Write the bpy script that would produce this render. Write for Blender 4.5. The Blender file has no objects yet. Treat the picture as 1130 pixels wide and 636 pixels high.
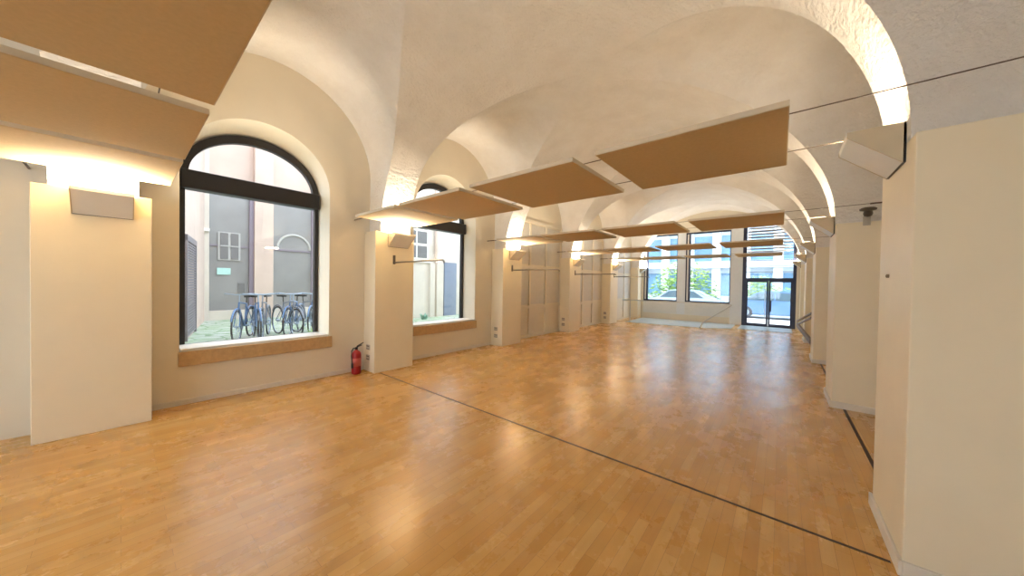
import bpy, bmesh, math, random
from mathutils import Vector, Matrix
random.seed(7)
C = bpy.context.scene.collection
PI = math.pi

# ------------------------------------------------------------------ materials
def new_mat(name):
    m = bpy.data.materials.new(name); m.use_nodes = True
    nt = m.node_tree; nt.nodes.clear()
    out = nt.nodes.new('ShaderNodeOutputMaterial')
    b = nt.nodes.new('ShaderNodeBsdfPrincipled')
    nt.links.new(b.outputs[0], out.inputs[0])
    return m, nt, b, out
def coord(nt, scale=(1, 1, 1), rot=(0, 0, 0)):
    tc = nt.nodes.new('ShaderNodeTexCoord'); mp = nt.nodes.new('ShaderNodeMapping')
    mp.inputs['Scale'].default_value = scale; mp.inputs['Rotation'].default_value = rot
    nt.links.new(tc.outputs['Object'], mp.inputs[0]); return mp.outputs[0]
def noise(nt, v, scale, detail=4, rough=.55):
    n = nt.nodes.new('ShaderNodeTexNoise'); n.inputs['Scale'].default_value = scale
    n.inputs['Detail'].default_value = detail; n.inputs['Roughness'].default_value = rough
    nt.links.new(v, n.inputs['Vector']); return n.outputs['Fac']
def ramp(nt, fac, stops):
    r = nt.nodes.new('ShaderNodeValToRGB'); e = r.color_ramp.elements
    while len(e) < len(stops): e.new(.5)
    for i, (p, c) in enumerate(stops):
        e[i].position = p; e[i].color = (*c, 1)
    nt.links.new(fac, r.inputs[0]); return r.outputs[0]
def bump(nt, h, b, strength, dist=.01):
    bp = nt.nodes.new('ShaderNodeBump'); bp.inputs['Strength'].default_value = strength
    bp.inputs['Distance'].default_value = dist
    nt.links.new(h, bp.inputs['Height']); nt.links.new(bp.outputs[0], b.inputs['Normal'])
def simple(name, col, rough=.5, metal=0, var=.06, scale=8, bmp=0, bscale=60, emit=0, ecol=None):
    m, nt, b, _ = new_mat(name)
    v = coord(nt)
    f = noise(nt, v, scale)
    lo = tuple(c * (1 - var) for c in col); hi = tuple(min(1, c * (1 + var)) for c in col)
    nt.links.new(ramp(nt, f, [(.3, lo), (.7, hi)]), b.inputs['Base Color'])
    b.inputs['Roughness'].default_value = rough; b.inputs['Metallic'].default_value = metal
    if bmp: bump(nt, noise(nt, v, bscale), b, bmp)
    if emit:
        b.inputs['Emission Color'].default_value = (*(ecol or col), 1); b.inputs['Emission Strength'].default_value = emit
    return m
M = {}
M['wall'] = simple('painted_wall', (.79, .715, .585), .55, var=.02, scale=3, bmp=.05, bscale=90)
M['pillar'] = simple('painted_pillar', (.88, .785, .60), .45, var=.02, scale=3)
M['skirting'] = simple('skirting_paint', (.78, .73, .65), .4, var=.02)
M['sillwhite'] = simple('sill_white', (.82, .80, .76), .45, var=.03)
M['sillwood'] = simple('sill_wood', (.52, .35, .18), .5, var=.12, scale=20)
M['frame'] = simple('black_metal_frame', (.018, .017, .02), .4, var=.1)
M['cable'] = simple('cable_steel', (.16, .12, .09), .4, .7, var=.1)
M['rod'] = simple('rod_steel', (.42, .38, .33), .35, .8, var=.05)
M['bracket'] = simple('bracket_steel', (.20, .18, .15), .35, .8, var=.05)
M['panel'] = simple('panel_fabric', (.60, .45, .25), .9, var=.04, scale=40, bmp=.1, bscale=500)
M['edge'] = simple('panel_edge', (.66, .57, .44), .8, var=.03)
M['groove'] = simple('floor_joint', (.06, .035, .02), .7, var=.2)
M['boards'] = simple('board_infill', (.64, .605, .55), .6, var=.03)
M['lampbody'] = simple('lamp_sides', (.62, .53, .38), .5, var=.02)
M['diffuser'] = simple('lamp_diffuser', (.86, .85, .82), .35, var=.02)
M['tube'] = simple('lamp_tube', (1, .95, .85), .4, var=0, emit=9, ecol=(1, .93, .8))
M['tubewarm'] = simple('lamp_tube_warm', (1, .8, .5), .4, var=0, emit=3, ecol=(1, .75, .4))
M['red'] = simple('extinguisher_red', (.38, .012, .015), .3, var=.05)
M['black'] = simple('black_plastic', (.02, .02, .02), .45, var=.1)
M['outlet'] = simple('outlet_plastic', (.55, .49, .40), .4, var=.03)
M['outletdark'] = simple('outlet_slot', (.17, .12, .07), .5, var=.05)
M['radiator'] = simple('radiator_white', (.82, .82, .80), .4, var=.02)
M['palegrey'] = simple('pale_grey_column', (.80, .83, .87), .5, var=.02)
M['darkblue'] = simple('door_frame_metal', (.03, .035, .07), .35, .3, var=.1)
M['mat'] = simple('entrance_mat', (.42, .50, .54), .35, var=.18, scale=30)
M['aluminium'] = simple('brushed_aluminium', (.6, .6, .6), .35, .9, var=.05)
M['stairsteel'] = simple('stair_rail_metal', (.17, .13, .10), .4, .5, var=.05)
# outdoors
M['stucco'] = simple('pink_stucco', (.60, .47, .405), .9, var=.07, scale=1.5, bmp=.2, bscale=30)
M['stuccopale'] = simple('pale_stucco', (.64, .58, .515), .9, var=.08, scale=1.2, bmp=.2, bscale=30)
M['greyglass'] = simple('grey_infill', (.27, .265, .265), .4, var=.10, scale=1.2)
M['purple'] = simple('purple_grey_post', (.24, .20, .25), .5, var=.05)
M['shutter'] = simple('window_shutter', (.17, .165, .17), .6, var=.06)
M['signreflection'] = simple('reflected_sign_green', (.45, .70, .66), .5, var=.05)
M['louvre'] = simple('louvre_metal', (.22, .20, .22), .5, .2, var=.06)
M['bluedoor'] = simple('blue_grey_door', (.20, .24, .33), .5, var=.06)
M['tyre'] = simple('tyre_rubber', (.05, .05, .06), .6, var=.1)
M['bikeblue'] = simple('bicycle_blue', (.12, .22, .42), .35, .1, var=.05)
M['bikegrey'] = simple('bicycle_grey', (.25, .28, .34), .35, .3, var=.05)
M['bikemetal'] = simple('bicycle_chrome', (.34, .42, .54), .3, .6, var=.05)
M['asphalt'] = simple('asphalt', (.45, .48, .52), .9, var=.08, scale=3)
M['pavement'] = simple('pavement_pale', (.74, .72, .70), .9, var=.06, scale=3)
M['carblue'] = simple('car_paint_blue', (.16, .30, .52), .2, .2, var=.02)
M['carwhite'] = simple('car_paint_silver_blue', (.50, .62, .72), .2, .2, var=.02)
M['carglass'] = simple('car_window', (.10, .16, .20), .08, 0, var=.02)
M['leaf'] = simple('bush_leaf', (.30, .48, .13), .7, var=.45, scale=5)
M['leafblue'] = simple('hedge_leaf', (.24, .44, .36), .7, var=.4, scale=5)
M['facadewhite'] = simple('white_facade', (.76, .81, .86), .8, var=.03, scale=1)
M['facadeglass'] = simple('facade_window', (.17, .33, .50), .15, 0, var=.25, scale=.6)
M['roof'] = simple('roof_concrete', (.4, .4, .4), .9)

def m_plaster():
    m, nt, b, _ = new_mat('rough_white_plaster')
    v = coord(nt)
    f = noise(nt, v, 2.2, 6, .6)
    nt.links.new(ramp(nt, f, [(.25, (.80, .755, .71)), (.55, (.87, .83, .79)), (.8, (.90, .875, .85))]), b.inputs['Base Color'])
    b.inputs['Roughness'].default_value = .85
    a = noise(nt, coord(nt, (1, .55, .9)), 24, 6, .62)
    w = noise(nt, v, 5, 3, .5)
    mx = nt.nodes.new('ShaderNodeMath'); mx.operation = 'MULTIPLY_ADD'
    nt.links.new(w, mx.inputs[0]); mx.inputs[1].default_value = .8; nt.links.new(a, mx.inputs[2])
    bump(nt, mx.outputs[0], b, .8, .04)
    return m
M['plaster'] = m_plaster()

def m_floor():
    m, nt, b, _ = new_mat('oak_strip_parquet')
    v = coord(nt, (1, 1, 1), (0, 0, PI / 2))
    br = nt.nodes.new('ShaderNodeTexBrick')
    nt.links.new(v, br.inputs['Vector'])
    br.inputs['Scale'].default_value = 1; br.inputs['Brick Width'].default_value = .52; br.inputs['Row Height'].default_value = .072
    br.inputs['Mortar Size'].default_value = .0012; br.inputs['Mortar Smooth'].default_value = .3
    br.inputs['Color1'].default_value = (0, 0, 0, 1); br.inputs['Color2'].default_value = (1, 1, 1, 1)
    br.inputs['Mortar'].default_value = (.3, .3, .3, 1); br.offset = .37; br.offset_frequency = 2
    sep = nt.nodes.new('ShaderNodeSeparateColor'); nt.links.new(br.outputs['Color'], sep.inputs[0])
    grain = noise(nt, coord(nt, (45, 2.2, 1)), 1.0, 5, .6)
    big = noise(nt, coord(nt), .9, 3, .5)
    a = nt.nodes.new('ShaderNodeMath'); a.operation = 'MULTIPLY_ADD'; a.inputs[1].default_value = .50
    nt.links.new(sep.outputs[0], a.inputs[0])
    g = nt.nodes.new('ShaderNodeMath'); g.operation = 'MULTIPLY'; g.inputs[1].default_value = .34; nt.links.new(grain, g.inputs[0])
    nt.links.new(g.outputs[0], a.inputs[2])
    a2 = nt.nodes.new('ShaderNodeMath'); a2.operation = 'MULTIPLY_ADD'; a2.inputs[1].default_value = .30
    nt.links.new(big, a2.inputs[0]); nt.links.new(a.outputs[0], a2.inputs[2])
    col = ramp(nt, a2.outputs[0], [(.12, (.50, .25, .055)), (.42, (.59, .315, .075)), (.70, (.65, .37, .105)), (.95, (.72, .445, .155))])
    mm = nt.nodes.new('ShaderNodeMix'); mm.data_type = 'RGBA'; nt.links.new(br.outputs['Fac'], mm.inputs[0])
    nt.links.new(col, mm.inputs[6]); mm.inputs[7].default_value = (.40, .20, .05, 1)
    st = noise(nt, coord(nt, (1.6, .8, 1)), 2.2, 5, .6)
    scr = ramp(nt, st, [(.34, (.93, .89, .83)), (.52, (1, 1, 1))])
    mu = nt.nodes.new('ShaderNodeMix'); mu.data_type = 'RGBA'; mu.blend_type = 'MULTIPLY'; mu.inputs[0].default_value = .7
    nt.links.new(mm.outputs[2], mu.inputs[6]); nt.links.new(scr, mu.inputs[7])
    nt.links.new(mu.outputs[2], b.inputs['Base Color'])
    rn = noise(nt, coord(nt, (1, .6, 1)), 2.4, 6, .7)
    rr = nt.nodes.new('ShaderNodeMapRange'); nt.links.new(rn, rr.inputs[0]); rr.inputs[1].default_value = .3; rr.inputs[2].default_value = .7
    rr.inputs[3].default_value = .20; rr.inputs[4].default_value = .34
    nt.links.new(rr.outputs[0], b.inputs['Roughness'])
    b.inputs['Specular IOR Level'].default_value = .5; b.inputs['Coat Weight'].default_value = .35; b.inputs['Coat Roughness'].default_value = .24
    wv = noise(nt, coord(nt, (14, 2, 1)), 1, 3, .5)
    bump(nt, wv, b, .16, .012)
    return m
M['floor'] = m_floor()

def m_glass(name='window_glass', tint=(.97, .985, 1)):
    m = bpy.data.materials.new(name); m.use_nodes = True; nt = m.node_tree; nt.nodes.clear()
    out = nt.nodes.new('ShaderNodeOutputMaterial'); mx = nt.nodes.new('ShaderNodeMixShader')
    t = nt.nodes.new('ShaderNodeBsdfTransparent'); g = nt.nodes.new('ShaderNodeBsdfGlossy')
    t.inputs[0].default_value = (*tint, 1); g.inputs['Roughness'].default_value = .02
    n = noise(nt, coord(nt), 1.5)
    mr = nt.nodes.new('ShaderNodeMapRange'); nt.links.new(n, mr.inputs[0]); mr.inputs[3].default_value = .035; mr.inputs[4].default_value = .06
    nt.links.new(mr.outputs[0], mx.inputs[0]); nt.links.new(t.outputs[0], mx.inputs[1]); nt.links.new(g.outputs[0], mx.inputs[2])
    nt.links.new(mx.outputs[0], out.inputs[0]); return m
M['glass'] = m_glass()

def m_cobble():
    m, nt, b, _ = new_mat('mossy_paving')
    v = coord(nt)
    vo = nt.nodes.new('ShaderNodeTexVoronoi'); vo.inputs['Scale'].default_value = 2.2; vo.feature = 'DISTANCE_TO_EDGE'
    nt.links.new(v, vo.inputs['Vector'])
    n = noise(nt, v, 1.3)
    c = ramp(nt, n, [(.35, (.50, .52, .48)), (.6, (.34, .42, .30))])
    mm = nt.nodes.new('ShaderNodeMix'); mm.data_type = 'RGBA'
    e = ramp(nt, vo.outputs['Distance'], [(.02, (1, 1, 1)), (.07, (0, 0, 0))])
    nt.links.new(e, mm.inputs[0]); nt.links.new(c, mm.inputs[6]); mm.inputs[7].default_value = (.20, .30, .17, 1)
    nt.links.new(mm.outputs[2], b.inputs['Base Color']); b.inputs['Roughness'].default_value = .9
    return m
M['cobble'] = m_cobble()

# ------------------------------------------------------------------ mesh helpers
class MB:
    def __init__(s): s.bm = bmesh.new()
    def box(s, x0, x1, y0, y1, z0, z1, bev=0, rot=None, piv=None):
        r = bmesh.ops.create_cube(s.bm, size=1)
        vs = r['verts']
        for v in vs:
            v.co = Vector(((x0 + x1) / 2 + v.co.x * (x1 - x0), (y0 + y1) / 2 + v.co.y * (y1 - y0), (z0 + z1) / 2 + v.co.z * (z1 - z0)))
        if bev:
            es = list({e for v in vs for e in v.link_edges})
            r = bmesh.ops.bevel(s.bm, geom=es, offset=bev, segments=2, affect='EDGES', profile=.5)
            vs = r['verts']
        if rot:
            bmesh.ops.rotate(s.bm, verts=list({v for v in vs if v.is_valid}), cent=piv or (0, 0, 0), matrix=rot)
        return s
    def bar(s, a, b, w, h=None, seg=None):
        """square (seg None) or round bar between two points"""
        a = Vector(a); b = Vector(b); d = b - a; L = d.length; h = h or w
        q = d.to_track_quat('Z', 'Y').to_matrix()
        n = seg or 4
        ra, rb = [], []
        for i in range(n):
            t = 2 * PI * (i + (.5 if not seg else 0)) / n
            if seg: o = Vector((w * math.cos(t), w * math.sin(t), 0))
            else: o = Vector((w / 2 * (1 if math.cos(t) > 0 else -1), h / 2 * (1 if math.sin(t) > 0 else -1), 0))
            ra.append(s.bm.verts.new(a + q @ o)); rb.append(s.bm.verts.new(b + q @ o))
        for i in range(n):
            j = (i + 1) % n
            s.bm.faces.new((ra[i], ra[j], rb[j], rb[i]))
        s.bm.faces.new(list(reversed(ra))); s.bm.faces.new(rb)
        return s
    def path(s, pts, r, seg=10):
        pts = [Vector(p) for p in pts]; rings = []
        for i, p in enumerate(pts):
            d = (pts[min(i + 1, len(pts) - 1)] - pts[max(i - 1, 0)]).normalized()
            q = d.to_track_quat('Z', 'Y').to_matrix()
            rings.append([s.bm.verts.new(p + q @ Vector((r * math.cos(2 * PI * k / seg), r * math.sin(2 * PI * k / seg), 0))) for k in range(seg)])
        for A, B in zip(rings, rings[1:]):
            for k in range(seg):
                j = (k + 1) % seg
                s.bm.faces.new((A[k], A[j], B[j], B[k]))
        s.bm.faces.new(list(reversed(rings[0]))); s.bm.faces.new(rings[-1])
        return s
    def lathe(s, prof, cx=0, cy=0, cz=0, seg=28, axis='z'):
        rings = []
        for r, h in prof:
            ring = []
            for k in range(seg):
                t = 2 * PI * k / seg
                if axis == 'z': co = (cx + r * math.cos(t), cy + r * math.sin(t), cz + h)
                elif axis == 'y': co = (cx + r * math.cos(t), cy + h, cz + r * math.sin(t))
                else: co = (cx + h, cy + r * math.cos(t), cz + r * math.sin(t))
                ring.append(s.bm.verts.new(co))
            rings.append(ring)
        for A, B in zip(rings, rings[1:]):
            for k in range(seg):
                j = (k + 1) % seg; s.bm.faces.new((A[k], A[j], B[j], B[k]))
        s.bm.faces.new(list(reversed(rings[0]))); s.bm.faces.new(rings[-1])
        return s
    def prism(s, poly, axis, lo, hi):
        def P(a, b, c):
            return {'x': (c, a, b), 'y': (a, c, b), 'z': (a, b, c)}[axis]
        A = [s.bm.verts.new(P(a, b, lo)) for a, b in poly]; B = [s.bm.verts.new(P(a, b, hi)) for a, b in poly]
        n = len(poly)
        for i in range(n):
            j = (i + 1) % n; s.bm.faces.new((A[i], A[j], B[j], B[i]))
        s.bm.faces.new(list(reversed(A))); s.bm.faces.new(B)
        return s
    def strip(s, A, B, closed=False):
        """quad strip between two point rows"""
        va = [s.bm.verts.new(p) for p in A]; vb = [s.bm.verts.new(p) for p in B]
        n = len(A)
        for i in range(n if closed else n - 1):
            j = (i + 1) % n; s.bm.faces.new((va[i], va[j], vb[j], vb[i]))
        return s
    def torus(s, c, R, r, axis='y', seg=28, sub=8, a0=0, a1=2 * PI):
        c = Vector(c); full = abs(a1 - a0 - 2 * PI) < 1e-6; n = seg if full else seg + 1; rings = []
        for i in range(n):
            t = a0 + (a1 - a0) * i / seg
            e = {'y': Vector((math.cos(t), 0, math.sin(t))), 'z': Vector((math.cos(t), math.sin(t), 0)), 'x': Vector((0, math.cos(t), math.sin(t)))}[axis]
            n_ = {'y': Vector((0, 1, 0)), 'z': Vector((0, 0, 1)), 'x': Vector((1, 0, 0))}[axis]
            rings.append([s.bm.verts.new(c + e * (R + r * math.cos(2 * PI * k / sub)) + n_ * (r * math.sin(2 * PI * k / sub))) for k in range(sub)])
        m = n if full else n - 1
        for i in range(m):
            A = rings[i]; B = rings[(i + 1) % n]
            for k in range(sub):
                j = (k + 1) % sub; s.bm.faces.new((A[k], A[j], B[j], B[k]))
        return s
    def build(s, name, m, parent=None, smooth=False, fix=True):
        if fix: bmesh.ops.recalc_face_normals(s.bm, faces=s.bm.faces)
        me = bpy.data.meshes.new(name); s.bm.to_mesh(me); s.bm.free()
        me.materials.append(M[m] if isinstance(m, str) else m)
        if smooth:
            for p in me.polygons: p.use_smooth = True
        o = bpy.data.objects.new(name, me); C.objects.link(o)
        if parent: o.parent = parent
        return o
def tag(o, label, cat, group=None, kind=None):
    o['label'] = label; o['category'] = cat
    if group: o['group'] = group
    if kind: o['kind'] = kind
    return o
def struct(o, label=None):
    o['kind'] = 'structure'
    if label: o['label'] = label
    return o
def empty(name, loc=(0, 0, 0), rz=0):
    o = bpy.data.objects.new(name, None); C.objects.link(o); o.location = loc; o.rotation_euler = (0, 0, rz); o.empty_display_size = .1
    return o
def copy_tree(o, parent=None):
    c = o.copy(); C.objects.link(c)
    if parent: c.parent = parent
    for ch in list(o.children): copy_tree(ch, c)
    return c

# ------------------------------------------------------------------ dimensions
L = 3.33
def YC(k): return 3.17 + L * (k - 1)          # pillar row centres, k=0..5
XP, XQ = -5.39, .555                          # hall-side faces of the pillars
XW, XR = -5.78, 1.15                          # wall planes
YB, YF = -4.2, 16.6                           # back and front wall
HB = .285                                     # half width of the vault's springing band
RV = L / 2 - HB                               # half width of a side vault
XC, AX = (XP + XQ) / 2, (XQ - XP) / 2
ZS, ZM0, ZM1 = 3.40, 2.47, 4.92
def Z1(x):
    u = min(1, abs(x - XC) / AX); return ZM0 + (ZM1 - ZM0) * math.sqrt(max(0, 1 - u * u))
def Z2(v, x):
    u = min(1, abs(x - XC) / AX); top = 4.80 + .14 * (1 - u * u)
    return ZS + (top - ZS) * math.sqrt(max(0, 1 - v * v))

# ------------------------------------------------------------------ floor, ceiling
f = MB(); f.box(-6.3, XR + .3, YB - .3, YF + .25, -.12, 0); struct(f.build('floor', 'floor'), 'strip parquet floor in warm honey oak')

vb = bmesh.new()
def grid(rows):
    g = [[vb.verts.new(p) for p in r] for r in rows]
    for A, B in zip(g, g[1:]):
        for i in range(len(A) - 1):
            if len({A[i], A[i + 1], B[i + 1], B[i]}) == 4: vb.faces.new((A[i], A[i + 1], B[i + 1], B[i]))
us = [math.sin(PI / 2 * t / 36) for t in range(-36, 37)]
xs = [XC + AX * u for u in us]
xfull = [XW, (XW + XP) / 2] + xs + [(XQ + XR) / 2, XR]
def groin(x):
    z1 = Z1(x)
    if x < XP or x > XQ: return 1
    if z1 <= ZS: return 1
    lo, hi = 0, 1
    if Z2(0, x) < z1: return 0
    for _ in range(40):
        m = (lo + hi) / 2
        if Z2(m, x) > z1: lo = m
        else: hi = m
    return lo
for k in range(-1, 6):
    yc = YC(k)
    y0, y1 = yc - HB, yc + HB
    if k == 5: y1 = YF + .2
    grid([[(x, y, Z1(x)) for y in (y0, yc, y1)] for x in xs])
for k in range(-1, 5):
    yc = YC(k) + L / 2
    G = [groin(x) for x in xfull]
    N = 28
    rows = []
    for x, g in zip(xfull, G):
        rows.append([(x, yc + RV * g * math.sin(PI / 2 * j / N) / 1.0, Z2(g * math.sin(PI / 2 * j / N), x)) for j in range(-N, N + 1)])
    grid(rows)
    for sgn in (-1, 1):
        rows = []
        for x, g in zip(xs, G[2:-2]):
            rows.append([(x, yc + sgn * RV * (g + (1 - g) * j / 10), Z1(x)) for j in range(11)])
        grid(rows)
        # pillar core sides between barrel foot and side vault springing
        rows = []
        for x, g in zip(xfull, G):
            if g >= 1 or (XP < x < XC and Z1(x) < ZS + .3) or (XC < x < XQ and Z1(x) < ZS + .3):
                top = ZS if g >= 1 else Z2(1, x)
                bot = min(top, Z1(x)) if XP <= x <= XQ else 2.40
                rows.append([(x, yc + sgn * RV, bot), (x, yc + sgn * RV, top)])
            else: rows.append(None)
        run = []
        for r in rows + [None]:
            if r is None:
                if len(run) > 1: grid(run)
                run = []
            else: run.append(r)
me = bpy.data.meshes.new('ceiling'); bmesh.ops.recalc_face_normals(vb, faces=vb.faces); vb.to_mesh(me); vb.free()
for p in me.polygons: p.use_smooth = True
me.materials.append(M['plaster'])
ceil = bpy.data.objects.new('ceiling', me); C.objects.link(ceil)
struct(ceil, 'rough white plastered groin vaults running down the hall')
r_ = MB(); r_.box(-7, 2, YB - .4, YF + .3, 5.25, 5.45)
struct(r_.build('ceiling_slab', 'roof'))

# ------------------------------------------------------------------ left wall with arched openings
WC = -.17                                    # window centre relative to the bay centre
wins = []                                    # (yc) of the open windows
def arch_z(y, yc, hw, zs, rise):
    t = (y - yc) / hw
    return zs + rise * math.sqrt(max(0, 1 - t * t))
def wall_with_openings(xf, xb, ya, yb, ztop, ops):
    """ops: (yc, hw_front, hw_back, zb, zs, rise_front, rise_back)"""
    m = MB()
    def plane(x, key):
        y = ya
        for (yc, hf, hb, zb, zs, rf, rb) in ops:
            hw, rise = (hf, rf) if key == 'f' else (hb, rb)
            m.strip([(x, y, 0), (x, yc - hw, 0)], [(x, y, ztop), (x, yc - hw, ztop)])
            ys = [yc - hw * math.cos(PI * i / 40) for i in range(41)]
            m.strip([(x, a, 0) for a in ys], [(x, a, zb) for a in ys])
            m.strip([(x, a, arch_z(a, yc, hw, zs, rise)) for a in ys], [(x, a, ztop) for a in ys])
            y = yc + hw
        m.strip([(x, y, 0), (x, yb, 0)], [(x, y, ztop), (x, yb, ztop)])
    plane(xf, 'f'); plane(xb, 'b')
    for (yc, hf, hb, zb, zs, rf, rb) in ops:
        A = [(xf, yc - hf * math.cos(PI * i / 40), arch_z(yc - hf * math.cos(PI * i / 40), yc, hf, zs, rf)) for i in range(41)]
        B = [(xb, yc - hb * math.cos(PI * i / 40), arch_z(yc - hb * math.cos(PI * i / 40), yc, hb, zs, rb)) for i in range(41)]
        m.strip(A, B)
        for sg in (-1, 1):
            m.strip([(xf, yc + sg * hf, zb), (xf, yc + sg * hf, zs)], [(xb, yc + sg * hb, zb), (xb, yc + sg * hb, zs)])
        m.strip([(xf, yc - hf, zb), (xf, yc + hf, zb)], [(xb, yc - hb, zb), (xb, yc + hb, zb)])
    m.strip([(xf, ya, ztop), (xf, yb, ztop)], [(xb, ya, ztop), (xb, yb, ztop)])
    return m
HWF, HWB, ZB, ZSP, RF, RB = .87, .84, .66, 3.02, .83, .71
ops = [(YC(k) + L / 2 + WC, HWF, HWB, ZB, ZSP, RF + .13 * k, RB + .13 * k) for k in (0, 1)]
w = wall_with_openings(XW, -6.32, YB, YF + .2, 5.25, ops)
struct(w.build('wall_left', 'wall', fix=False), 'pale wall with two deep arched window openings')
XG = -6.22
for i, op in enumerate(ops):
    yc, RB = op[0], op[6]
    root = empty('window_%d' % (i + 1), (XG, yc, 0)); struct(root, ['arched black framed window nearest the camera', 'arched black framed window behind the first pillar'][i])
    hw = HWB; t = .055
    fr = MB()
    # outer frame: jambs, bottom, arch
    for sg in (-1, 1):
        a, b = sorted((sg * hw, sg * (hw - t)))
        fr.box(-.04, .04, a, b, ZB, ZSP)
    fr.box(-.04, .04, -hw, hw, ZB, ZB + .04)
    n = 40
    def ap(h, r, i): return (-h * math.cos(PI * i / n), ZSP + r * math.sin(PI * i / n))
    O = [ap(hw, RB, i) for i in range(n + 1)]; I = [ap(hw - .085, RB - .115, i) for i in range(n + 1)]
    for xx in (-.04, .04): fr.strip([(xx, *p) for p in O], [(xx, *p) for p in I])
    fr.strip([(-.04, *p) for p in I], [(.04, *p) for p in I]); fr.strip([(-.04, *p) for p in O], [(.04, *p) for p in O])
    fr.build('window_frame', 'frame', root)
    tr = MB(); tr.box(-.06, .14, -hw - .0, hw - .01, 2.80, 3.05, .02); tr.build('transom', 'frame', root)
    g = MB(); g.box(-.004, .004, -hw + t, hw - t, ZB + .04, 2.80); g.build('pane', 'glass', root)
    g = MB()
    A = [(-.004, *ap(hw - .085, RB - .115, i)) for i in range(n + 1)]
    g.prism([(p[1], max(p[2], 3.05)) for p in A if p[2] >= 3.05] , 'x', -.004, .004); g.build('pane', 'glass', root)
    s = MB(); s.box(.04, .44, -HWF + .012, HWF - .012, ZB, ZB + .045, .004); s.build('window_sill', 'sillwhite', root)
    s = MB(); s.box(.43, .475, -HWF - .01, HWF + .04, ZB - .17, ZB + .012, .004); s.build('sill_fascia', 'sillwood', root)

# boarded bays further down
for n_, k in enumerate((2, 3, 4)):
    yc = YC(k) + L / 2
    root = empty('window_%d' % (n_ + 3), (XW, yc, 0)); struct(root, 'blocked bay lined with pale framed boards')
    b = MB()
    h = 1.30
    for a in (-h, -.42, .42, h): b.box(0, .035, a - .04, a + .04, .0, 3.45)
    for z in (.0, .86, 2.05, 3.4): b.box(0, .033, -h, h, z, z + .09)
    b.build('window_frame', 'wall', root)
    b = MB()
    for a, c in ((-h, -.42), (-.42, .42), (.42, h)):
        for z0, z1 in ((.95, 2.05), (2.14, 3.4)): b.box(0, .012, a + .05, c - .05, z0 + .03, z1 - .03)
    b.build('infill_board', 'boards', root)

# right wall, back wall
w = MB(); w.box(XR, XR + .2, YB, YF + .2, 0, 5.25); struct(w.build('wall_right', 'wall'))
w = MB()
for a in ((-6.3, -5.0, 0, 5.25), (0, XR + .2, 0, 5.25), (-5.0, 0, 3.1, 5.25), (-5.0, 0, 0, .5)): w.box(a[0], a[1], YB - .2, YB, a[2], a[3])
struct(w.build('wall_back', 'wall'))
root = empty('window_8', (0, YB - .1, 0)); struct(root, 'added wide window behind the viewpoint for extra daylight')  # unseen window, added to let more daylight into the hall
m = MB(); m.box(-5, 0, -.03, .03, .5, .56); m.box(-5, 0, -.03, .03, 3.04, 3.1)
for x in (-5, -3.37, -1.70, -.06): m.box(x, x + .06, -.03, .03, .56, 3.04)
m.build('window_frame', 'frame', root); m = MB(); m.box(-5, 0, -.004, .004, .56, 3.04); m.build('pane', 'glass', root)

# ------------------------------------------------------------------ pillars
plab_l = ['foreground white pillar left of the nearest arched window, its lower part cut by the picture', 'white pillar with a red fire extinguisher at its foot',
          'white pillar right of the second arched window', 'third lit pillar past the arched windows, before the far windows', 'narrowest seen pillar on the left side nearest the street windows', 'pillar at the left end of the street windows']
plab_r = ['', 'foreground white pillar at the right side with the large wedge lamp', 'right side white pillar with the small round dark device on its face',
          'right side pillar just behind the one carrying the round device', 'right side pillar beside the dark stair handrail', 'right side pillar next to the street door']
def pillar(side, k):
    yc = YC(k); yh = .38
    xa, xb = (XW + .002, XP) if side < 0 else (XQ, XR - .002)
    base = empty('pillar', ((xa + xb) / 2, yc, 0))
    cx = (xa + xb) / 2
    y1 = min(yh, YF - yc - .01)
    b = MB(); b.box(xa - cx, xb - cx, -yh, y1, 0, 2.47, .006); b.build('pillar_shaft', 'pillar', base)
    if side > 0:
        b = MB(); b.box(xa - cx - .018, xa - cx, -yh - .018, y1 + .018, 0, .085, .004)
        b.box(xa - cx, xb - cx - .02, -yh - .018, -yh, 0, .085, .003); b.build('skirting', 'skirting', base)
    lab = (plab_l if side < 0 else plab_r)[k]
    tag(base, lab, 'pillar', 'pillars along the left wall' if side < 0 else 'pillars along the right side')
    return base
for k in range(0, 6): pillar(-1, k)
pil_r1 = pillar(1, 1)
for k in range(2, 6): pillar(1, k)
# hidden-from-view pillar beside the camera completes the rhythm of the vaults
b = MB(); b.box(XQ, XR - .002, YC(0) - .38, YC(0) + .38, 0, 2.47, .006)
tag(b.build('pillar', 'pillar'), 'white pillar to the right of the viewpoint', 'pillar')

# ------------------------------------------------------------------ baseboards, floor joints
b = MB()
for k in (0, 1, 2, 3, 4): b.box(XW, XW + .012, YC(k) + .39, YC(k + 1) - .39, 0, .07, .003)
struct(b.build('baseboard_left', 'skirting'))
b = MB(); b.box(-5.36, .53, 2.865, 2.888, -.004, .0015); struct(b.build('trim_1', 'groove'))
b = MB(); b.box(.665, .695, -4, 16, -.004, .0015); struct(b.build('trim_2', 'groove'))

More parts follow.
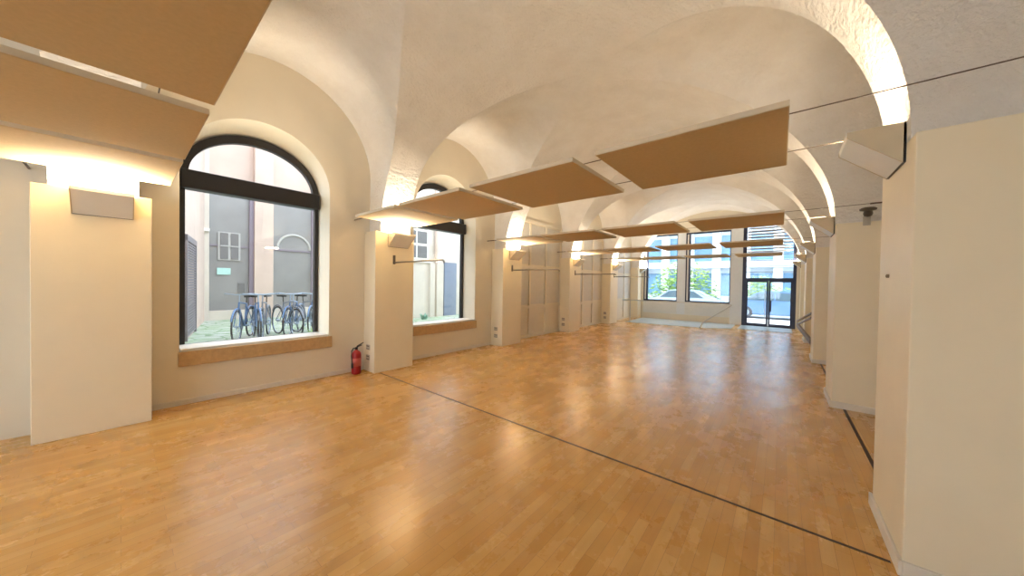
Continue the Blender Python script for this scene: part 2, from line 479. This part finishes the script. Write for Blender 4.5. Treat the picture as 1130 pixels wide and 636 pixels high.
# ------------------------------------------------------------------ wedge uplights
def lamp(side, k, label):
    yc = YC(k) + (.05 if side < 0 else 0)
    s = 1 if side < 0 else -1
    X = XP if side < 0 else XQ
    zt = 2.455 if side < 0 else 2.60
    d, h, hy = .25, .24, .20
    root = empty('wall_uplight', (X, yc, zt))
    for sg in (-1, 1):
        y0, y1 = sorted((sg * hy, sg * (hy - .008)))
        m = MB(); m.prism([(0, 0), (s * d, 0), (s * d, -.035), (s * .012, -h)], 'y', y0, y1)
        m.build('side_plate', 'lampbody', root)
    m = MB(); m.prism([(s * (d - .004), -.035), (s * d, -.0), (s * (d - .012), 0), (s * (d - .016), -.03), (s * .02, -h + .012), (s * .008, -h)], 'y', -hy + .008, hy - .008)
    m.build('diffuser', 'diffuser', root)
    m = MB(); m.box(min(0, s * .012), max(0, s * .012), -hy, hy, -h, 0); m.build('back_plate', 'black', root)
    m = MB(); m.bar((s * .09, -hy + .03, -.05), (s * .09, hy - .03, -.05), .014, seg=10); m.build('lamp_tube', 'tube' if side < 0 else 'tubewarm', root, True)
    tag(root, label, 'wall lamp', 'wedge shaped uplights on the pillars')
    ld = bpy.data.lights.new('uplight_glow', 'AREA'); ld.shape = 'RECTANGLE'; ld.size = .16; ld.size_y = .34
    ld.energy = P_UP if side < 0 else 10; ld.color = (1, .87, .66) if side < 0 else (1, .86, .62)
    lo = bpy.data.objects.new('uplight_glow', ld); C.objects.link(lo); lo.parent = root
    lo.location = (s * .12, 0, -.01); lo.rotation_euler = (PI, 0, 0) if side < 0 else (PI, -math.radians(TILT), 0)
P_UP = 38; TILT = 50
ll = ['wedge uplight on the pillar above the fire extinguisher', 'wedge uplight on the pillar right of the second arched window',
      'wedge uplight on the third lit pillar of the left row', 'wedge uplight on the left row pillar nearest the street windows', 'wedge uplight at the left end of the street windows']
for k in range(1, 6): lamp(-1, k, ll[k - 1])
lamp(-1, 0, 'wedge uplight above the cut off foreground pillar')
lr = ['largest wedge uplight, on the foreground pillar at the right', 'wedge uplight on the pillar with the round dark device',
      'wedge uplight on the right row pillar behind the device pillar', 'wedge uplight on the right row pillar by the stair handrail', 'wedge uplight on the right row next to the street door']
for k in range(1, 6): lamp(1, k, lr[k - 1])
lamp(1, 0, 'wedge uplight on the pillar right of the viewpoint')

# ------------------------------------------------------------------ suspended panels and cables
ZPN = 2.625
PX = [(-5.27, -4.12), (-4.0, -2.78), (-2.61, -1.36), (-1.16, .015)]
rowname = ['row over the camera', 'nearest full row', 'second full row', 'third full row', 'fourth full row', 'row at the street windows']
posname = ['at the left wall', 'second from the left wall', 'third from the left wall', 'at the free right end']
def panel():
    root = empty('ceiling_panel')
    m = MB(); m.box(-.5, .5, -.575, .575, 0, .006); m.build('fabric_face', 'panel', root)
    return root
for k in range(0, 6):
    yc = YC(k) - .2
    if k == 0: yc = -.22
    if k == 5: continue
    for j, (x0, x1) in enumerate(PX):
        if k == 0 and j == 3: continue
        cx = (x0 + x1) / 2; hw = (x1 - x0) / 2
        root = empty('ceiling_panel', (cx, yc, ZPN))
        m = MB(); m.box(-hw + .006, hw - .006, -.569, .569, -.003, .02); m.build('fabric_face', 'panel', root)
        m = MB()
        m.box(-hw, hw, -.575, -.563, 0, .034); m.box(-hw, hw, .563, .575, 0, .034)
        m.box(-hw, -hw + .012, -.563, .563, 0, .034); m.box(hw - .012, hw, -.563, .563, 0, .034)
        m.build('panel_edge', 'edge', root)
        tag(root, 'flat tan acoustic panel %s, in the %s' % (posname[j], rowname[k]), 'panel', 'acoustic panels hung across the hall')
    for dy, nm in ((-.36, 'nearer'), (.36, 'farther')):
        y = yc + dy
        xa, xb = (XW, XR) if dy < 0 else (XP + .012, XQ - .012)
        root = empty('suspension_cable', (xa, y, ZPN + .04)); W_ = xb - xa; e = .32 if dy < 0 else .03
        m = MB(); m.bar((e, 0, 0), (W_ - e, 0, 0), .0035, seg=6); m.build('wire', 'cable', root)
        m = MB(); m.bar((0, 0, 0), (e, 0, 0), .010, seg=8); m.build('turnbuckle', 'cable', root)
        m = MB(); m.bar((W_ - e, 0, 0), (W_, 0, 0), .010, seg=8); m.build('turnbuckle', 'cable', root)
        tag(root, '%s thin dark steel cable carrying the panels of the %s' % (nm, rowname[k]), 'cable', 'cables carrying the panels')

# ------------------------------------------------------------------ hanging rails on the left pillars
labs = ['grey metal hanging rail on the pillar above the fire extinguisher', 'grey metal hanging rail on the pillar right of the second arched window',
        'dark metal hanging rail on the third lit pillar', 'dark metal hanging rail on the left pillar nearest the street windows']
for k in range(1, 5):
    root = empty('hanging_rail', (XP, YC(k) - .03, 1.94))
    m = MB(); m.box(0, .02, -.02, .02, -.03, .13, .003); m.build('wall_bracket', 'bracket', root)
    m = MB()
    r = .014
    ln = 1.42
    m.path([(.015, 0, 0), (ln - .05, 0, 0), (ln - .02, 0, -.006), (ln, 0, -.022), (ln + .008, 0, -.045)], r)
    m.build('rail_tube', 'rod' if k < 3 else 'bracket', root, True)
    tag(root, labs[k - 1], 'rail', 'hanging rails on the left pillars')

# ------------------------------------------------------------------ power outlets on the pillar sides
def outlet(x, y, z, label):
    root = empty('power_outlet', (x, y, z))
    m = MB(); m.box(-.06, .06, -.012, 0, -.045, .045, .004); m.build('cover_plate', 'outlet', root)
    for z0, z1 in ((.012, .030), (-.034, -.022)):
        m = MB(); m.box(-.045, .045, -.015, -.010, z0, z1); m.build('slot', 'outletdark', root)
    tag(root, label, 'power outlet', 'low outlets on the pillar sides')
for k, nm in ((1, 'behind the fire extinguisher'), (2, 'on the pillar right of the second arched window'), (3, 'on the third lit pillar'), (4, 'on the left pillar nearest the street windows')):
    outlet(-5.60, YC(k) - .38, .43, 'upper low wall outlet ' + nm)
    outlet(-5.60, YC(k) - .38, .25, 'lower low wall outlet ' + nm)

# ------------------------------------------------------------------ fire extinguisher
fx = empty('fire_extinguisher', (-5.60, 2.58, 0))
m = MB(); m.lathe([(.055, 0), (.072, .008), (.076, .03), (.076, .33), (.070, .365), (.045, .395), (.022, .41), (.02, .425)], seg=32)
m.build('cylinder', 'red', fx, True)
m = MB(); m.lathe([(.022, .42), (.024, .455), (.016, .46)], seg=16); m.bar((-.012, .01, .455), (-.012, .10, .485), .018, .012); m.bar((-.012, .01, .470), (0, .12, .525), .02, .012); m.build('valve_handle', 'black', fx)
m = MB(); m.path([(0, -.02, .445), (.02, -.06, .45), (.035, -.095, .41), (.04, -.10, .33), (.04, -.092, .24), (.04, -.088, .18)], .010); m.path([(.04, -.088, .20), (.04, -.086, .12)], .016)
m.build('hose', 'black', fx, True)
m = MB(); m.lathe([(.0775, .14), (.0775, .28)], seg=32); m.build('label_band', simple('extinguisher_label', (.55, .10, .08), .4), fx, True)
tag(fx, 'red fire extinguisher with black handle standing on the floor against the pillar', 'fire extinguisher')

# ------------------------------------------------------------------ round device on right pillar side
dv = empty('detector', (.83, YC(2) - .38, 2.56))
m = MB(); m.box(-.035, .035, -.012, 0, -.14, -.02, .003); m.build('mounting_plate', 'outlet', dv)
m = MB(); m.lathe([(.03, .0), (.075, .012), (.08, .03), (.06, .045), (.02, .05)], 0, -.07, .03); m.lathe([(.04, .0), (.045, -.03), (.035, -.06), (.01, -.072)], 0, -.07, .03); m.build('dome', simple('device_dark', (.10, .08, .06), .4), dv, True)
m = MB(); m.bar((0, 0, .02), (0, -.07, .03), .02); m.build('arm', 'outlet', dv)
tag(dv, 'small dark round detector on the face of the right side pillar', 'detector')
m = MB(); m.lathe([(.012, 0), (.012, -.012), (.004, -.016)], XQ, 3.28, 1.69, 12, 'x'); kn = m.build('fixing_knob', 'outletdark', pil_r1); kn['label'] = 'small round dark knob'; kn.location = (-(XQ + XR - .002) / 2, -YC(1), 0)

# ------------------------------------------------------------------ front wall with shop windows
w = MB()
Y0, Y1 = YF, YF + .22
ZT = 4.28; ZW = 4.05
def pier(x0, x1, z0=0, z1=5.25, mb=w): mb.box(x0, x1, Y0, Y1, z0, z1)
pier(-6.3, -5.29); pier(.45, XR + .2)
pier(-5.29, -1.68, ZW, 5.25); pier(-1.68, .45, ZT, 5.25)
pier(-5.29, -1.68, 0, .28)
struct(w.build('wall_front', 'wall'), 'end wall around the street windows')
w = MB(); pier(-3.76, -3.42, .28, ZW, w); struct(w.build('trim_3', 'palegrey'), 'pale grey column between the two street windows')
w = MB(); pier(-1.68, -1.26, 0, ZT, w); struct(w.build('trim_4', 'palegrey'), 'pale grey column beside the street door')
for n_, (x0, x1, lab) in enumerate(((-5.29, -3.76, 'left street window'), (-3.42, -1.68, 'right street window'))):
    root = empty('window_%d' % (6 + n_), (0, YF + .10, 0)); struct(root, lab)
    m = MB(); m.box(x0, x1, -.06, .06, .86, .93); m.box(x0, x1, -.05, .05, ZW - .07, ZW); m.box(x1 - .035, x1, -.05, .05, .93, ZW - .07)
    m.box(x0, x0 + .05, -.05, .05, .93, ZW - .07); m.box(x0 + .12, x0 + .19, -.05, .05, .93, ZW - .07); m.build('window_frame', 'darkblue', root)
    m = MB(); m.box(x0 + .05, x0 + .12, -.04, .04, .93, ZW - .07); m.build('window_jamb', 'sillwhite', root)
    m = MB(); m.box(x0 + .19, x1 - .035, -.004, .004, .93, ZW - .07); m.build('pane', 'glass', root)
    m = MB(); m.box(x0, x1, -.10, .10, .28, .86)
    m.build('parapet', 'radiator', root)
    m = MB()
    for i in range(7): m.box(x0 + .05, x1 - .05, -.125, -.10, .34 + i * .07, .375 + i * .07, .004)
    m.build('convector_grille', 'radiator', root)
# door
dr = empty('door_1', (0, YF + .10, 0)); struct(dr, 'dark framed double glass street door with a slatted transom')
m = MB(); m.box(-1.26, -1.13, -.07, .07, 0, ZT); m.box(.35, .45, -.07, .07, 0, ZT); m.box(-1.13, .35, -.06, .06, 1.88, 1.98); m.box(-1.13, .35, -.06, .06, ZT - .08, ZT); m.box(-1.13, .35, -.06, .06, 0, .03); m.build('door_frame', 'darkblue', dr)
for (x0, x1) in ((-1.13, -.395), (-.385, .35)):
    l = MB(); l.box(x0, x0 + .06, -.03, .03, .03, 1.88); l.box(x1 - .06, x1, -.03, .03, .03, 1.88); l.box(x0 + .06, x1 - .06, -.03, .03, .03, .12); l.box(x0 + .06, x1 - .06, -.03, .03, 1.81, 1.88)
    lo = l.build('door_leaf', 'darkblue', dr)
    l = MB(); l.box(x0 + .06, x1 - .06, -.004, .004, .12, 1.81); l.build('pane', 'glass', lo)
    if x0 > -.5:
        l = MB(); l.box(x0 + .0, x0 + .10, -.07, -.03, .62, 1.08, .005); l.build('door_handle', 'darkblue', lo)
    else:
        l = MB(); l.bar((x1 - .10, -.08, .35), (x1 - .10, -.08, 1.75), .012, seg=10); l.bar((x1 - .10, -.08, .5), (x1 - .10, -.02, .5), .01, seg=8); l.bar((x1 - .10, -.08, 1.6), (x1 - .10, -.02, 1.6), .01, seg=8); l.build('door_handle', 'aluminium', lo)
m = MB(); m.box(-1.13, .35, -.004, .004, 1.98, ZT - .08); m.build('transom_pane', 'glass', dr)
m = MB()
z = 2.22
while z < ZT - .1:
    m.box(-1.13, .35, -.03, -.012, z, z + .022); z += .235
m.build('transom_bar', 'darkblue', dr)
m = MB()
z = 3.05
while z < ZT - .1:
    m.box(-1.11, .33, .05, .08, z, z + .06, rot=Matrix.Rotation(.5, 3, 'X'), piv=(0, .065, z)); z += .12
m.build('transom_slat', 'aluminium', dr)
# entrance mats
m = MB(); m.box(-1.26, .34, 15.0, 16.5, 0, .018, .005); tag(m.build('door_mat', 'mat'), 'pale blue grey entrance mat in front of the street door', 'mat')
m = MB(); m.prism([(-5.25, 16.55), (-1.45, 16.55), (-1.45, 14.9), (-2.2, 14.3), (-5.2, 14.0)], 'z', 0, .012); tag(m.build('floor_covering', 'mat'), 'pale blue floor covering under the street windows', 'mat')
# barrier rails
rb = empty('barrier_rail', (0, 14.0, 0))
m = MB(); m.path([(-5.35, 0, .96), (-1.45, 0, .97), (-1.36, 0, .955), (-1.36, 0, .93), (-1.45, 0, .86), (-2.25, 0, .24), (-2.35, 0, .012)], .02); m.build('rail_tube', 'aluminium', rb, True)
m = MB(); m.bar((-5.0, 0, 0.012), (-5.0, 0, .96), .018, seg=10); m.build('post', 'aluminium', rb)
tag(rb, 'thin metal barrier rail with a sloping end in front of the street windows', 'rail')
sr = empty('stair_handrail', (0, 0, 0))
for (a, b_) in (((.40, 13.0, .60), (.565, 10.2, 1.03)), ((.40, 13.0, .50), (.565, 10.2, .92))):
    m = MB(); m.bar(a, b_, .045, .03); m.build('handrail_bar', 'stairsteel', sr)
m = MB(); m.bar((.40, 13.05, .50), (.565, 10.2, .35), .05, .11); m.build('stringer', 'stairsteel', sr)
tag(sr, 'dark brown metal stair handrail beside the right row of pillars', 'handrail')

# ------------------------------------------------------------------ courtyard
GZ = .03
m = MB(); m.box(-30, -6.33, -12, 14, GZ - .1, GZ); struct(m.build('ground_courtyard', 'cobble'), 'mossy paved courtyard')
# opposite facade at X=-16.6
FX = -16.6
fc = empty('courtyard_building', (FX, 0, GZ))
m = MB(); m.box(-.5, 0, -1.0, 7.2, 0, 9.0)
m.build('facade_wall', 'stucco', fc)
def pil(y0, y1, d, mt, nm, z1=8.6):
    m = MB(); m.box(0, d, y0, y1, 0, z1, .01); m.build(nm, mt, fc)
pil(3.42, 4.05, .30, 'stucco', 'pilaster'); pil(1.2, 2.08, .30, 'stuccopale', 'pilaster'); pil(5.65, 6.4, .30, 'stucco', 'pilaster')
for y0, y1 in ((2.08, 3.42), (4.05, 5.65)):
    m = MB(); m.box(.02, .08, y0, y1, .35, 5.3); inf = m.build('infill_panel', 'greyglass', fc)
    m = MB(); m.box(.08, .13, y0, y1, 2.80, 2.86); m.build('glazing_bar', 'purple', inf)
    m = MB(); m.box(.08, .20, y1 - .14, y1, .35, 5.3); m.build('frame_post', 'purple', inf)
    m = MB(); m.box(0.02, .30, y0, y1, 0, .35); m.build('plinth', 'stuccopale', fc)
# reflection of a shuttered window in the grey panes, built as solid parts
yw = 2.68
sw = empty('reflected_window', (.10, yw, 0)); sw.parent = fc
m = MB(); m.box(0, .03, -.33, .33, 2.28, 3.36); m.build('surround', simple('reflected_surround', (.50, .49, .48), .7), sw)
for sg in (-1, 1):
    m = MB(); yy = sg * .155
    m.box(.03, .06, yy - .115, yy + .115, 2.32, 3.32)
    m.build('shutter', 'shutter', sw)
m = MB(); m.box(.03, .07, -.28, .28, 2.80, 2.85)
m.build('cross_bar', simple('cross_bar_grey', (.4, .39, .38), .6), sw)
m = MB(); m.box(.09, .12, 2.32, 2.72, 1.72, 1.98, .01); m.build('reflected_sign', 'signreflection', fc)  # sign mirrored in the pane, modelled as a coloured board
m = MB(); m.box(.085, .12, 2.95, 3.15, 1.0, 1.4); m.build('vent', 'shutter', fc)
m = MB()
m.torus((.10, 4.85, 2.90), .62, .05, 'x', 24, 6, 0, PI); m.build('reflected_arch', simple('reflected_arch_grey', (.50, .49, .47), .7), fc)  # reflection of an arch, modelled as a half ring on the pane
m = MB(); m.box(0.30, .42, 1.2, 2.08, 3.3, 3.4); m.build('string_course', 'sillwhite', fc)
tag(fc, 'pinkish stone courtyard facade with grey infill bays and a modelled reflection of a shuttered window', 'building')
# return wall on the left with louvred door
d0 = Vector((-8.2, .42, 0)); d1 = Vector((FX + .3, 1.95, 0)); dd = (d1 - d0).normalized(); ang = math.atan2(dd.y, dd.x)
rw = empty('courtyard_side_wall', (d0.x, d0.y, GZ), ang)
m = MB(); m.box(0, (d1 - d0).length, 0, .3, 0, 9.0); o = m.build('facade_wall', 'stucco', rw)
o.location.y = 0
m = MB()
# louvre door parts on the face looking at the hall (local -y side)
tag(rw, 'pink courtyard side wall carrying a tall grey louvred door', 'building')
lv = empty('louvred_door', (0, 0, 0)); lv.parent = rw
m = MB()
x0, x1 = 3.1, 5.2
m.box(x0, x0 + .12, -.05, 0, 0, 2.6); m.box(x1 - .12, x1, -.05, 0, 0, 2.6); m.box(x0, x1, -.05, 0, 2.5, 2.65); m.build('door_frame', 'louvre', lv)
m = MB()
for i in range(34): m.box(x0 + .12, x1 - .12, -.035, -.01, .08 + i * .071, .125 + i * .071)
m.build('louvre_slat', 'louvre', lv)
# building seen through second window
d2 = empty('rear_building', (-12.2, 7.2, GZ), 0)
m = MB(); m.box(-.5, 0, -.3, 7, 0, 9.0); m.build('facade_wall', 'stuccopale', d2)
m = MB(); m.box(0, .05, .35, 1.55, 2.55, 4.4); sfr = m.build('window_frame', 'sillwhite', d2)
m = MB()
for a in (.42, .98):
    for z0 in (2.62, 3.25, 3.88): m.box(.05, .07, a, a + .48, z0, z0 + .52)
m.build('window_pane', 'shutter', sfr)
m = MB(); m.box(0, .07, .25, 1.65, 2.42, 2.52); m.build('window_ledge', 'sillwhite', d2)
m = MB(); m.bar((.09, 1.92, 0), (.09, 1.92, 8), .06, seg=12); m.build('drain_pipe', 'stucco', d2, True)
m = MB(); m.box(0, .12, 1.62, 2.35, 0, 2.42); m.build('pilaster', 'stuccopale', d2)
m = MB(); m.box(0, .10, 2.42, 3.15, 0, 2.5, .01); m.build('side_door', 'bluedoor', d2)
tag(d2, 'pale plastered building with a paned window and blue grey door behind the second arched window', 'building')
# green tuft
def tuft(x, y, s, label, mt='leaf', n=60):
    m = MB()
    for i in range(n):
        a = random.uniform(0, 2 * PI); r = s * .5 * random.random(); h = s * random.uniform(.4, 1)
        p = Vector((x + r * math.cos(a), y + r * math.sin(a), GZ)); q = p + Vector((math.cos(a) * s * .4, math.sin(a) * s * .4, h))
        w_ = Vector((-math.sin(a), math.cos(a), 0)) * s * .08
        vs = [m.bm.verts.new(p - w_), m.bm.verts.new(p + w_), m.bm.verts.new((p + q) / 2 + w_ + Vector((0, 0, .1 * s))), m.bm.verts.new(q), m.bm.verts.new((p + q) / 2 - w_ + Vector((0, 0, .1 * s)))]
        m.bm.faces.new(vs)
    return tag(m.build('weed_tuft', mt), label, 'plant')
tuft(-11.5, 8.1, .28, 'small green weed at the foot of the pale courtyard building', 'leafblue')
tuft(-9.4, 3.35, .35, 'small green weed beside the parked bicycles')

# bicycles
def finish(root, bb):
    m = MB(); m.bar((bb[0], -.08, .30), (bb[0] + .12, -.08, .18), .01, seg=6); m.bar((bb[0], .08, .30), (bb[0] - .12, .08, .42), .01, seg=6); m.torus((bb[0], -.05, .30), .09, .008, 'y', 18, 5); m.bar((bb[0], -.09, .30), (bb[0], .09, .30), .012, seg=8); m.box(bb[0] - .085, bb[0] + .085, -.053, -.047, .29, .31); m.build('crank', 'bikemetal', root)
    return root
def bicycle(mt):
    root = empty('bicycle')
    R = .34
    for x in (-.52, .52):
        m = MB(); m.torus((x, 0, R), R, .018, 'y', 30, 6)
        wh = m.build('wheel', 'tyre', root)
        m = MB()
        for i in range(14):
            t = 2 * PI * i / 14; m.bar((x, 0, R), (x + (R - .02) * math.cos(t), 0, R + (R - .02) * math.sin(t)), .0025, seg=4)
        m.torus((x, 0, R), R - .02, .008, 'y', 30, 5); m.lathe([(.02, -.04), (.02, .04)], x, 0, R, 10, 'y')
        m.build('spokes', 'bikemetal', wh)
    m = MB()
    bb = (-.05, 0, .30); st = (-.20, 0, .80); hd = (.36, 0, .86); hd2 = (.39, 0, .72)
    for a, b_ in ((bb, st), (st, hd), (bb, hd2), (hd, hd2)): m.bar(a, b_, .018, seg=8)
    for sg in (-1, 1):
        m.bar((-.52, sg * .05, R), bb, .010, seg=6); m.bar((-.52, sg * .05, R), (-.17, sg * .012, .74), .009, seg=6)
        m.bar((.52, sg * .05, R), (.40, sg * .03, .72), .012, seg=6)
    m.build('frame', mt, root)
    m = MB(); m.torus((-.52, 0, R), R + .05, .018, 'y', 14, 6, .1, PI * .8); m.torus((.52, 0, R), R + .05, .018, 'y', 14, 6, .4, PI * .95); m.build('mudguard', mt, root)
    m = MB(); m.bar((.36, 0, .84), (.33, 0, 1.02), .014, seg=8); m.path([(.16, -.30, 1.03), (.28, -.26, 1.05), (.34, -.10, 1.03), (.34, .10, 1.03), (.28, .26, 1.05), (.16, .30, 1.03)], .012, 8); m.build('handlebar', 'bikemetal', root)
    m = MB(); m.bar(st, (-.23, 0, .95), .012, seg=8); m.prism([(-.38, -.08), (-.38, .08), (-.25, .06), (-.08, .02), (-.08, -.02), (-.25, -.06)], 'z', .95, .99); m.build('saddle', 'black', root)
    return finish(root, bb)
blab = ['blue bicycle at the left end of the left cluster in the courtyard', 'blue bicycle in the middle of the left cluster in the courtyard', 'grey bicycle at the right end of the left cluster, beside the pink pilaster',
        'grey bicycle at the left end of the right cluster in the courtyard', 'blue bicycle second from the left in the right cluster in the courtyard', 'grey bicycle in the middle of the right cluster in the courtyard',
        'blue bicycle second from the right in the right cluster in the courtyard', 'grey bicycle at the right end of the right cluster in the courtyard']
pb, pg = bicycle('bikeblue'), bicycle('bikegrey')
spots = [(-10.8, 2.05, -.42, 0), (-10.65, 2.28, -.12, 0), (-10.8, 2.50, -.36, 1), (-10.7, 2.98, .10, 1), (-10.95, 3.24, -.55, 0), (-10.7, 3.50, .2, 1), (-10.9, 3.76, -.5, 0), (-10.8, 4.02, .1, 1)]
used = set()
for i, (x, y, a, kd) in enumerate(spots):
    src = (pb, pg)[kd]
    o = src if kd not in used else copy_tree(src)
    used.add(kd)
    o.location = (x, y, GZ); o.rotation_euler = (0, 0, a); o.scale = (1.14,) * 3
    tag(o, blab[i], 'bicycle', 'bicycles parked in the courtyard')

# ------------------------------------------------------------------ street
SZ = -.02
m = MB(); m.box(-30, 20, -14, YB - .21, -.3, -.05); struct(m.build('ground_rear', 'pavement'))
m = MB(); m.box(-40, 30, YF + .23, 21, SZ - .1, SZ); struct(m.build('ground_pavement', 'pavement'))
m = MB(); m.box(-60, 40, 21, 60, SZ - .12, SZ - .05); struct(m.build('ground_street', 'asphalt'))
def car(name, x, y, mt, label, ln=4.2):
    root = empty(name, (x, y, SZ - .05))
    prof = [(-ln / 2, .35), (-ln / 2 + .02, .72), (-ln / 2 + .15, .88), (-ln / 2 + .75, .96), (-ln / 2 + 1.35, 1.42), (-.1, 1.50), (.7, 1.42), (1.35, 1.0), (1.9, .88), (ln / 2, .68), (ln / 2 + .02, .35), (ln / 2 - .3, .24), (-ln / 2 + .3, .24)]
    m = MB(); m.prism(prof, 'y', -.84, .84); bmesh.ops.bevel(m.bm, geom=list(m.bm.edges), offset=.05, segments=2, affect='EDGES'); m.build('body', mt, root, False)
    m = MB()
    for sg in (-1, 1):
        y0, y1 = sorted((sg * .842, sg * .86))
        m.prism([(-1.25, .98), (-.72, 1.36), (-.08, 1.42), (-.08, .98)], 'y', y0, y1); m.prism([(0, .98), (0, 1.42), (.62, 1.36), (1.15, .99)], 'y', y0, y1)
    m.build('side_window', 'carglass', root)
    for px in (-1.28, 1.28):
        for sg in (-1, 1):
            m = MB(); m.lathe([(.30, -.10), (.33, -.08), (.33, .08), (.30, .10)], px, sg * .76, .33, 24, 'y'); wv = m.build('wheel', 'tyre', root)
            m = MB(); m.lathe([(.19, -.005), (.19, .005)], px, sg * .865, .33, 20, 'y'); m.build('hubcap', 'bikemetal', wv)
    tag(root, label, 'car', 'cars on the street')
car('parked_car', -4.6, 22.4, 'carwhite', 'pale silver blue car parked behind the right street window')
car('parked_car', -.2, 22.3, 'carblue', 'darker blue car parked outside the glass street door')
car('parked_car', -9.2, 22.6, 'carblue', 'blue car parked outside the left street window')
def bush(name, x, y, w_, h_, mt, label, n=2600):
    m = MB()
    for i in range(n):
        t = random.uniform(0, 2 * PI); ph = math.acos(random.uniform(-.1, 1)); r = random.uniform(.25, 1.08)
        p = Vector((x + w_ / 2 * r * math.cos(t) * math.sin(ph), y + .9 * r * math.sin(t) * math.sin(ph), SZ + h_ * max(.05, r * math.cos(ph))))
        s = random.uniform(.07, .16)
        R_ = Matrix.Rotation(random.uniform(0, 6.3), 3, 'Z') @ Matrix.Rotation(random.uniform(-1.3, 1.3), 3, 'X')
        vs = [m.bm.verts.new(p + R_ @ Vector(c)) for c in ((-s, 0, 0), (0, -s * .5, 0), (s, 0, 0), (0, s * .5, 0))]
        m.bm.faces.new(vs)
    m.lathe([(.10, 0), (.08, h_ * .4), (.05, h_ * .62), (.03, h_ * .7)], x, y, SZ, 14)
    return tag(m.build(name, mt), label, 'bush', 'greenery across the street')
bush('leafy_bush', -5.4, 25.5, 4.6, 3.3, 'leaf', 'large yellow green bush seen through the right street window', 4200)
bush('leafy_bush', -10.5, 25.6, 4.5, 2.1, 'leafblue', 'low blue green hedge seen through the left street window')
bush('leafy_bush', -1.0, 25.6, 3.4, 2.2, 'leaf', 'green bush seen through the glass street door')
bush('leafy_bush', 2.4, 26.4, 3.0, 2.4, 'leafblue', 'green hedge right of the street door view')
# building across the street
ab = empty('street_building', (-4, 30, SZ))
m = MB(); m.box(-16, 14, .6, 6, 0, 14); m.build('facade_wall', 'facadewhite', ab)
m = MB()
for i in range(-8, 8): m.box(i * 1.9 - .28, i * 1.9 + .28, 0, .6, 0, 14)
m.build('facade_pier', 'facadewhite', ab)
for j, z0 in enumerate((.9, 3.7, 6.7, 9.7)):
    for i in range(-8, 7):
        m = MB(); m.box(i * 1.9 + .30, i * 1.9 + 1.60, .52, .60, z0, z0 + (2.0 if j else 1.8)); m.build('facade_window', 'facadeglass', ab)
m = MB()
for z0 in (3.1, 6.1, 9.1): m.box(-16, 14, -.25, .6, z0, z0 + .32)
m.build('floor_band', 'facadewhite', ab)
tag(ab, 'white many windowed building across the street', 'building')

# ------------------------------------------------------------------ world
W = bpy.data.worlds.new('sky'); bpy.context.scene.world = W; W.use_nodes = True
nt = W.node_tree; bg = nt.nodes['Background']
bg.inputs[0].default_value = (.83, .92, 1, 1); bg.inputs[1].default_value = 2.25

# daylight sun behind haze
# ------------------------------------------------------------------ camera
f_px, yaw, pit, rol = 357.88, .6909, .0144, .0163
fw = Vector((-math.sin(yaw) * math.cos(pit), math.cos(yaw) * math.cos(pit), -math.sin(pit)))
rt = Vector((math.cos(yaw), math.sin(yaw), 0)); up = rt.cross(fw)
r2 = rt * math.cos(rol) + up * math.sin(rol); u2 = -rt * math.sin(rol) + up * math.cos(rol)
cd = bpy.data.cameras.new('camera'); cam = bpy.data.objects.new('camera', cd); C.objects.link(cam)
cam.matrix_world = Matrix(((r2.x, u2.x, -fw.x, 0), (r2.y, u2.y, -fw.y, 0), (r2.z, u2.z, -fw.z, 1.6), (0, 0, 0, 1)))
cd.sensor_width = 36; cd.lens = f_px / 1130 * 36; cd.clip_start = .05
cd.shift_x = -1 / 1130
bpy.context.scene.camera = cam
vs = bpy.context.scene.view_settings
vs.view_transform = 'Standard'; vs.look = 'None'; vs.gamma = 1; vs.use_curve_mapping = False; vs.exposure = 1.22
